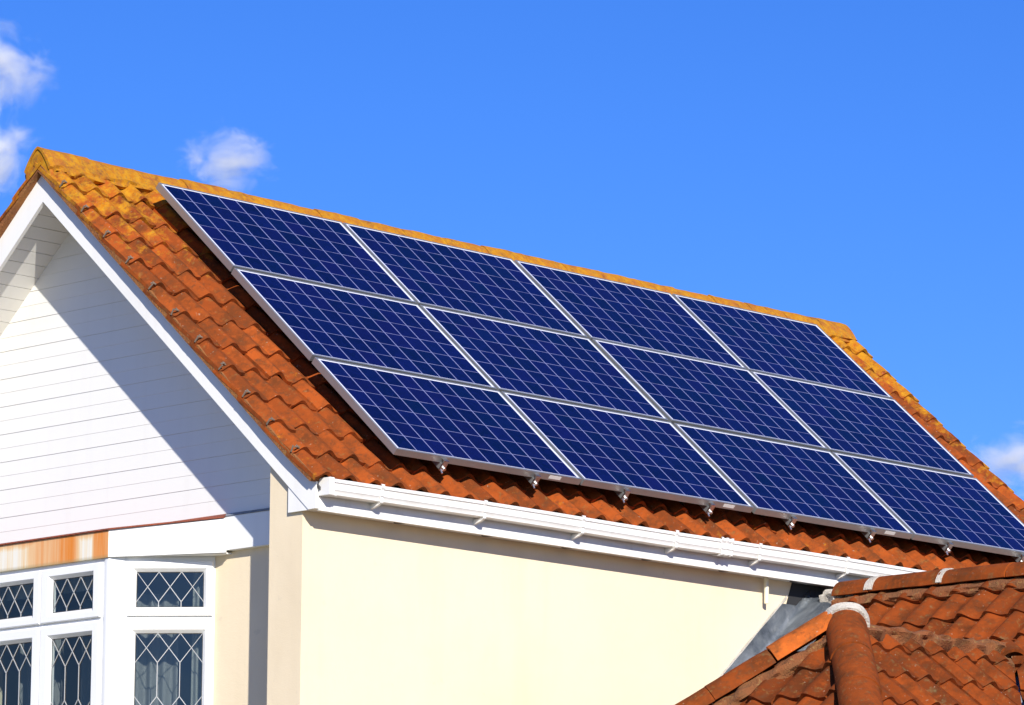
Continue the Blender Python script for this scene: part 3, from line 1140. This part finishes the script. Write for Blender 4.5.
# mounting rails, one pair under each column of panels, running down the slope
RAILS = (0.425, 1.245, 2.08, 2.905, 3.735, 4.570, 5.42, 6.26)
ORD = ('first', 'second', 'third', 'fourth', 'fifth', 'sixth', 'seventh', 'eighth')
rp = None
for i, u in enumerate(RAILS):
    P = AP0+Vector((0, 1, 0))*u*0.994+VR*1.491-NR*(PT+0.040)
    m = Matrix.Translation(P) @ PROT
    lab = 'silver mounting rail end under the bottom panel edge, %s from the gable' % ORD[i]
    if rp is None:
        rp = thing('mounting_rail', lab, 'mounting rail', group='mounting rails under the solar panels', matrix=m)
        bm = bmesh.new()
        box(bm, (-0.018, -1.520, 0.0), (0.018, 1.475, 0.0385))
        o = obj('rail', bm, M['alu']); o.parent = rp
        bm = bmesh.new()
        # end clamp: bracket, bolt and nut below the panel edge
        box(bm, (-0.020, -1.532, -0.004), (0.020, -1.5205, 0.070), bevel=0.002)
        box(bm, (-0.020, -1.520, 0.0645), (0.020, -1.494, 0.070))
        tube(bm, (0.0, -1.550, 0.018), (0.0, -1.5325, 0.018), 0.011, 6)
        tube(bm, (-0.012, -1.5325, 0.004), (-0.012, -1.558, -0.006), 0.006, 8)
        o = obj('end_clamp', bm, M['steel']); o.parent = rp
        for yy in (-1.30, -0.2, 0.9):
            bm = bmesh.new()
            box(bm, (-0.016, yy-0.003, -0.085), (0.016, yy+0.003, -0.0005))
            box(bm, (-0.016, yy-0.003, -0.091), (0.016, yy+0.12, -0.0855))
            o = obj('roof_hook', bm, M['hook']); o.parent = rp
    else:
        o = copy_thing(rp, m)
        o['label'] = lab

# ================================================================== THE EXTENSION
ext = thing('extension', 'lower hipped red tiled extension roof against the cream side wall', 'extension', (4.3, 2.5, 0))


def epart(o):
    """parent a mesh built in world coordinates under the extension"""
    o.parent = ext
    o.matrix_parent_inverse = Matrix.Translation((-4.3, -2.5, 0))
    return o


def sub(o, par):
    o.parent = par
    o.matrix_parent_inverse = Matrix.Identity(4)
    return o


KA = 0.8885
KB = 0.86
XA, YA, ZA = 4.33, 1.725, 4.615      # apex of the hipped part (meeting point of its tile planes)
YBR, ZBR = 3.95, 5.170               # ridge of the part behind


def zb(y):
    return ZBR+KB*(y-YBR)


YI = YBR+(ZA-ZBR)/KB                 # where the hipped part's ridge runs into the slope behind
pa = math.atan(KA)
pb = math.atan(KB)
ca, sa = math.cos(pa), math.sin(pa)
cb, sb = math.cos(pb), math.sin(pb)
AMP = 0.046
G = 0.285
# hip end facing the camera's left
bm = bmesh.new()
pantiles(bm, (XA, YA, ZA-0.035), (1, 0, 0), (0, -ca, -sa), (0, -sa, ca), -2.2, 2.2, [0.16+G*i for i in range(10)], 0.212, amp=AMP, vtop=-0.02)
clip(bm, (XA, YA, 0), Vector((1, 1, 0)))
clip(bm, (XA, YA, 0), Vector((-1, 1, 0)))
clip(bm, (XW+0.02, 0, 0), Vector((-1, 0, 0)))
hipend = epart(tile_obj('roof', bm, M['tile_ext'], None, 'hipped end of the extension roof left of the round hip'))
# slope facing the street side (+X)
bm = bmesh.new()
pantiles(bm, (XA, YA, ZA-0.035), (0, 1, 0), (ca, 0, -sa), (sa, 0, ca), -2.3, YI-YA+0.1, [0.20+G*i for i in range(10)], 0.205, amp=AMP, vtop=-0.02)
clip(bm, (XA, YA, 0), Vector((-1, -1, 0)))
clip(bm, (XA, YI, 0), Vector((KA/KB, 1, 0)))
side = epart(tile_obj('roof', bm, M['tile_ext'], None, 'extension roof slope right of the round hip'))
# slope facing the house wall
bm = bmesh.new()
pantiles(bm, (XA, YI, ZA-0.035), (0, -1, 0), (-ca, 0, -sa), (-sa, 0, ca), -0.1, YI-YA+2.3, [0.20+G*i for i in range(9)], 0.205, amp=AMP, vtop=-0.02)
clip(bm, (XA, YA, 0), Vector((1, -1, 0)))
clip(bm, (XA, YI, 0), Vector((-KA/KB, 1, 0)))
clip(bm, (XW+0.02, 0, 0), Vector((-1, 0, 0)))
epart(tile_obj('roof', bm, M['tile_ext'], None))
# slope behind, facing the same way as the hip end
XB0, XB1 = 2.60, 7.6
NB = [0.17+0.29*i for i in range(13)]
bm = bmesh.new()
pantiles(bm, (0, YBR, ZBR-0.035), (1, 0, 0), (0, -cb, -sb), (0, -sb, cb), XB0, XB1, NB, 0.213, amp=AMP, vtop=-0.02)
b2 = bm.copy()
clip(bm, (XA, 0, 0), Vector((1, 0, 0)))
clip(bm, (XA, YI, 0), Vector((KB/KA, -1, 0)))
clip(b2, (XA, 0, 0), Vector((-1, 0, 0)))
clip(b2, (XA, YI, 0), Vector((-KB/KA, -1, 0)))
me = bpy.data.meshes.new('t'); b2.to_mesh(me); b2.free(); bm.from_mesh(me); bpy.data.meshes.remove(me)
back = epart(tile_obj('roof', bm, M['tile_ext'], None, 'extension roof slope under its level ridge'))
bm = bmesh.new()
pantiles(bm, (XB1, YBR, ZBR-0.035), (-1, 0, 0), (0, cb, -sb), (0, sb, cb), 0, XB1-XW-0.02, NB, 0.213, amp=AMP, vtop=-0.02)
epart(tile_obj('roof', bm, M['tile_ext'], None))
# decks under the tiles
bm = bmesh.new()
d = 0.055
for pts in ([(XA, YA, ZA-d), (XA-2.1, YA-2.1, ZA-d-2.1*KA), (XA+2.1, YA-2.1, ZA-d-2.1*KA)],
            [(XA, YA, ZA-d), (XA+2.1, YA-2.1, ZA-d-2.1*KA), (XA+2.1, YI-2.1*KA/KB, ZA-d-2.1*KA), (XA, YI, ZA-d)],
            [(XA, YI, ZA-d), (XA-2.1, YI-2.1*KA/KB, ZA-d-2.1*KA), (XA-2.1, YA-2.1, ZA-d-2.1*KA), (XA, YA, ZA-d)],
            [(XW+0.02, YBR, ZBR-d), (XW+0.02, YBR-2.75, zb(YBR-2.75)-d), (XB1, YBR-2.75, zb(YBR-2.75)-d), (XB1, YBR, ZBR-d)],
            [(XW+0.02, YBR, ZBR-d), (XB1, YBR, ZBR-d), (XB1, YBR+2.75, zb(YBR-2.75)-d), (XW+0.02, YBR+2.75, zb(YBR-2.75)-d)]):
    bm.faces.new([bm.verts.new(p) for p in pts])
epart(obj('roof_deck', bm, M['moss']))
# walls of the extension
bm = bmesh.new()
box(bm, (XW+0.001, YA-1.85, 0), (XA+1.85, YA+0.6, 2.85))
box(bm, (XW+0.001, YA+0.61, 0), (XB1-0.2, YBR+2.5, 2.75))
prism(bm, [(XB1-0.45, YBR-2.4, 2.7505), (XB1-0.45, YBR+2.4, 2.7505), (XB1-0.45, YBR, ZBR-0.09)], (0.2, 0, 0))
epart(obj('wall', bm, M['cream']))

# --- caps
HV = Vector((0, 0, 1))


def cap_run(p0, p1, r, L, mat, parent, lift=0.0, up=HV, seamgap=0.004, taper=0.004, jig=0.004):
    p0, p1 = Vector(p0), Vector(p1)
    tot = (p1-p0).length
    d = (p1-p0)/tot
    a = 0.0
    out = []
    while a < tot-0.05:
        b = min(a+L, tot)
        bm = bmesh.new()
        w = Vector((random.gauss(0, 0.003), random.gauss(0, 0.003), random.gauss(0, 0.003)))
        half_round(bm, p0+d*(a+seamgap)+w+up*lift, p0+d*(b-seamgap)+w+up*lift, up, r-taper, r, 84, 0.02, 16, jig)
        o = obj('ridge_tile', bm, mat, angle=45)
        sub(o, parent)
        a = b
        out.append(o)
    return out


hl = Vector((-1, -1, -KA)).normalized()
hr = Vector((1, -1, -KA)).normalized()
AP = Vector((XA, YA, ZA))
caps = cap_run(AP+hl*0.05, AP+hl*3.1, 0.125, 0.435, M['cap'], hipend, 0.012)
caps[0].data.materials.clear(); caps[0].data.materials.append(M['newtile'])
caps[0]['label'] = 'bright orange newer tile at the head of the left hip'
caps = cap_run(AP+hr*0.02, AP+hr*3.1, 0.132, 0.46, M['cap'], hipend, -0.012)
# level ridge of the part behind: seams where the pale mortar shows
xs = [2.47, 2.79, 3.38, 3.92, 4.5, 5.1, 5.7, 6.3, 6.9, 7.6]
for a, b in zip(xs, xs[1:]):
    bm = bmesh.new()
    dz = random.gauss(0, 0.003)
    half_round(bm, (a+0.006, YBR, ZBR-0.035+dz), (b-0.006, YBR, ZBR-0.035+dz), HV, 0.118, 0.122, 84, 0.02, 16, 0.004)
    sub(obj('ridge_tile', bm, M['cap'], angle=45), back)
for xx, w in ((2.79, 0.034), (3.38, 0.022)):
    bm = bmesh.new()
    half_round(bm, (xx-w, YBR, ZBR-0.037), (xx+w, YBR, ZBR-0.037), HV, 0.1265, 0.1255, 80, 0.03, 16, 0.012, 8)
    sub(obj('mortar_joint', bm, M['palemortar'], angle=60), back)
# mortar beddings
bm = bmesh.new()
bumpy_bar(bm, (2.50, YBR-0.112, ZBR-0.078), (7.5, YBR-0.112, ZBR-0.078), (0, -sb, cb), 0.048, 0.026, 0.022, 0.55, 8, 1.3)
bumpy_bar(bm, (2.52, YBR+0.118, ZBR-0.112), (7.5, YBR+0.118, ZBR-0.112), (0, sb, cb), 0.045, 0.035, 0.04, 0.9, 6, 2.3)
sub(obj('ridge_mortar', bm, M['moss'], angle=60), back)
bm = bmesh.new()
for hd, s1 in ((hl, 1), (hr, 2)):
    for sg in ((1, -1) if s1 == 1 else ()):
        sd = hd.cross(HV).normalized()*sg*0.108
        bumpy_bar(bm, AP+hd*0.12+sd+Vector((0, 0, -0.058)), AP+hd*3.0+sd+Vector((0, 0, -0.058)), HV+sd*4, 0.060, 0.046, 0.025, 0.9, 8, s1+sg*0.3)
sub(obj('hip_mortar', bm, M['moss'], angle=60), hipend)
bm = bmesh.new()
half_round(bm, AP+hr*-0.030+HV*-0.012, AP+hr*0.030+HV*-0.012, HV, 0.152, 0.146, 88, 0.05, 16, 0.012, 5)
sub(obj('mortar_collar', bm, M['palemortar'], angle=60), hipend)
# mortar-flaunched ridge of the hipped part
bm = bmesh.new()
bumpy_bar(bm, AP+Vector((0.02, 0.06, -0.035)), Vector((XA+0.02, YI-0.02, ZA-0.035)), HV, 0.092, 0.044, 0.022, 0.8, 9, 4.4)
sub(obj('ridge_mortar', bm, M['moss'], angle=60), side)
# half round stopping the ridge where it meets the slope behind, with its grey mortar
bm = bmesh.new()
half_round(bm, (XA+0.02, YI-0.05, ZA-0.045), (XA+0.14, YI-0.12, ZA-0.125), HV, 0.095, 0.105, 84, 0.02, 14, 0.004)
sub(obj('ridge_tile', bm, M['cap'], angle=45), side)
va = Vector((1, -KA/KB, -KA)).normalized()
bm = bmesh.new()
V0 = Vector((XA, YI, ZA))
bumpy_bar(bm, V0+va*0.20+Vector((-0.01, -0.05, 0.0)), V0+va*0.30+Vector((-0.01, -0.05, 0.0)), HV, 0.05, 0.035, 0.02, 0.9, 7, 6.1)
sub(obj('mortar_joint', bm, M['moss'], angle=60), side)
# lead valleys
bm = bmesh.new()
for sx_ in (1, -1):
    v = Vector((sx_, -KA/KB, -KA)).normalized()
    wv = Vector((0.16*sx_, 0.0, 0.0))
    p = V0+Vector((0, 0, -0.028))
    a, b = p+v*0.05, p+v*3.0
    loops = [[q+Vector((sx_*0.0, 0.16, 0.11)), q, q+Vector((sx_*0.16, 0.0, -0.14))*-1*0+Vector((-sx_*0.0, -0.17, 0.0))] for q in (a, b)]
    strip(bm, loops)
sub(obj('valley_lead', bm, M['lead'], angle=60), side)

# --- lead against the house wall, with a pale sealed upper edge
bm = bmesh.new()
loops = []
n = 70
for k in range(n+1):
    yv = 1.30+(YBR-0.02-1.30)*k/n
    z0 = zb(yv)
    wob = lambda q: 0.012*mnoise.noise(Vector((yv*2.3, q, 1.7)))+0.005*mnoise.noise(Vector((yv*7, q, 4.4)))
    row = [(XW+0.0085, yv, min(z0+0.190+0.010*mnoise.noise(Vector((yv*1.5, 0, 0))), 5.098))]
    row += [(XW+0.009, yv, z0+0.06+wob(0)), (XW+0.012, yv, z0+0.012)]
    for q in (0.05, 0.12, 0.20, 0.29, 0.38, 0.46):
        row.append((XW+q, yv, z0+0.004+wob(q*9)))
    loops.append(row)
strip(bm, loops)
bmesh.ops.solidify(bm, geom=bm.faces[:], thickness=0.003)
lead = epart(obj('lead_flashing', bm, M['lead'], smooth=True))
bm = bmesh.new()
loops = []
for k in range(n+1):
    yv = 1.30+(3.70-1.30)*k/n
    z0 = zb(yv)+0.190+0.010*mnoise.noise(Vector((yv*1.5, 0, 0)))
    w = 0.009+0.006*mnoise.noise(Vector((yv*6, 2, 0)))
    loops.append([(XW+0.0015, yv, z0-w), (XW+0.010, yv, z0-w), (XW+0.010, yv, z0+w), (XW+0.0015, yv, z0+w)])
rows = strip(bm, loops, True)
bm.faces.new(rows[0]); bm.faces.new(rows[-1])
sub(obj('sealant', bm, M['palemortar']), lead)
bm = bmesh.new()
bumpy_bar(bm, (2.36, YBR-0.02, ZBR-0.01), (2.50, YBR-0.06, ZBR-0.03), HV, 0.06, 0.04, 0.03, 0.9, 7, 8.8)
sub(obj('mortar_joint', bm, M['palemortar'], angle=60), back)


# ================================================================== CAMERA
F, YAW, PIT, ROL = 4240.987, math.radians(44.0279858), math.radians(10.45449671), math.radians(-0.29142545)
CAM = Vector((20.42761, -17.80588, 1.60535))
f = Vector((-math.sin(YAW)*math.cos(PIT), math.cos(YAW)*math.cos(PIT), math.sin(PIT)))
r_ = Vector((math.cos(YAW), math.sin(YAW), 0))
d_ = f.cross(r_)
rr = r_*math.cos(ROL)+d_*math.sin(ROL)
dd = -r_*math.sin(ROL)+d_*math.cos(ROL)
cam_data = bpy.data.cameras.new('camera')
cam = bpy.data.objects.new('camera', cam_data)
COL.objects.link(cam)
cam.matrix_world = Matrix(((rr.x, -dd.x, -f.x, CAM.x), (rr.y, -dd.y, -f.y, CAM.y), (rr.z, -dd.z, -f.z, CAM.z), (0, 0, 0, 1)))
cam_data.sensor_fit = 'HORIZONTAL'
cam_data.sensor_width = 36.0
cam_data.lens = F*36.0/1024.0
cam_data.clip_start = 0.5
cam_data.clip_end = 20000
scn.camera = cam


def pix(px, py, dist):
    d = f+rr*((px-512)/F)+dd*((py-352.5)/F)
    return CAM+d*dist


# ================================================================== CLOUDS
def make_cloud(dens, seed):
    m = bpy.data.materials.new('cloud_vapour')
    m.use_nodes = True
    t = NT(m.node_tree)
    m.node_tree.nodes.remove(m.node_tree.nodes['Principled BSDF'])
    oc = objco(t)
    ln = t.n('ShaderNodeVectorMath', {0: oc}, operation='LENGTH').outputs['Value']
    off = t.n('ShaderNodeVectorMath', {0: oc, 1: (seed*3.7, seed*1.3, seed*2.1)}, operation='ADD').outputs[0]
    nz = t.noise(off, 1.9, 6, 0.64, 0.5)
    v = t.math('ADD', t.mapr(ln, 0.10, 0.98, 0.58, -0.60), t.math('MULTIPLY', t.math('SUBTRACT', nz, 0.5), 2.9))
    dn = t.math('MULTIPLY', t.math('POWER', t.mapr(v, -0.05, 1.1), 1.5), dens*1.25)
    dn = t.math('MULTIPLY', dn, t.mapr(ln, 0.98, 0.8))
    pv = t.n('ShaderNodeVolumePrincipled', {'Color': (0.98, 0.985, 1.0, 1), 'Density': dn, 'Anisotropy': 0.0})
    m.node_tree.links.new(pv.outputs[0], m.node_tree.nodes['Material Output'].inputs['Volume'])
    return m


CLD = 2600.0
PXM = CLD/F
for (px, py, wx, wy, dens, seed, lab) in (
        (-10, 74, 80, 80, 0.14, 1.0, 'white ragged cloud at the left edge, high above the gable'),
        (-12, 156, 70, 70, 0.14, 2.4, 'pale cloud low at the left edge beside the gable peak'),
        (226, 161, 72, 52, 0.105, 3.1, 'small soft white cloud above the ridge near the gable'),
        (1012, 464, 78, 52, 0.10, 4.7, 'small white cloud behind the far verge of the roof')):
    bm = bmesh.new()
    bmesh.ops.create_icosphere(bm, subdivisions=3, radius=1.0)
    P = pix(px, py, CLD)
    rot = Matrix(((rr.x, -dd.x, -f.x, 0), (rr.y, -dd.y, -f.y, 0), (rr.z, -dd.z, -f.z, 0), (0, 0, 0, 1)))
    mm = Matrix.Translation(P) @ rot @ Matrix.Diagonal((wx*PXM, wy*PXM, wx*PXM, 1))
    o = obj('cloud', bm, make_cloud(dens, seed), matrix=mm)
    o['label'], o['category'], o['group'] = lab, 'cloud', 'small clouds in the blue sky'

# ================================================================== LIGHT
w = bpy.data.worlds.new('World')
scn.world = w
w.use_nodes = True
t = NT(w.node_tree)
bg = w.node_tree.nodes['Background']
sky = t.n('ShaderNodeTexSky', sky_type='NISHITA')
sky.sun_disc = False
sky.sun_elevation = SUN_EL
sky.sun_rotation = math.radians(90)+SUN_AZ
sky.air_density = 1.0
sky.dust_density = 0.15
sky.ozone_density = 3.0
hs = t.n('ShaderNodeHueSaturation', {'Saturation': 1.25, 'Value': 1.0, 'Color': sky.outputs[0]})
tint = t.mix(1.0, hs.outputs[0], (0.285, 0.415, 0.765, 1), 'MULTIPLY')
w.node_tree.links.new(tint, bg.inputs[0])
bg.inputs[1].default_value = 0.14

sd = bpy.data.lights.new('sun', 'SUN')
sd.energy = 4.9
sd.angle = math.radians(0.53)
sd.color = (1.0, 0.945, 0.85)
so = bpy.data.objects.new('sun', sd)
COL.objects.link(so)
so.rotation_euler = (-TO_SUN).to_track_quat('-Z', 'Y').to_euler()

# ================================================================== RENDER SETTINGS
vs_ = scn.view_settings
scn.display_settings.display_device = 'sRGB'
vs_.view_transform = 'Standard'
vs_.look = 'None'
vs_.gamma = 1.0
vs_.exposure = 0.45
scn.cycles.max_bounces = 8
scn.cycles.diffuse_bounces = 4
scn.cycles.transparent_max_bounces = 12
scn.cycles.volume_bounces = 3
scn.cycles.use_denoising = True
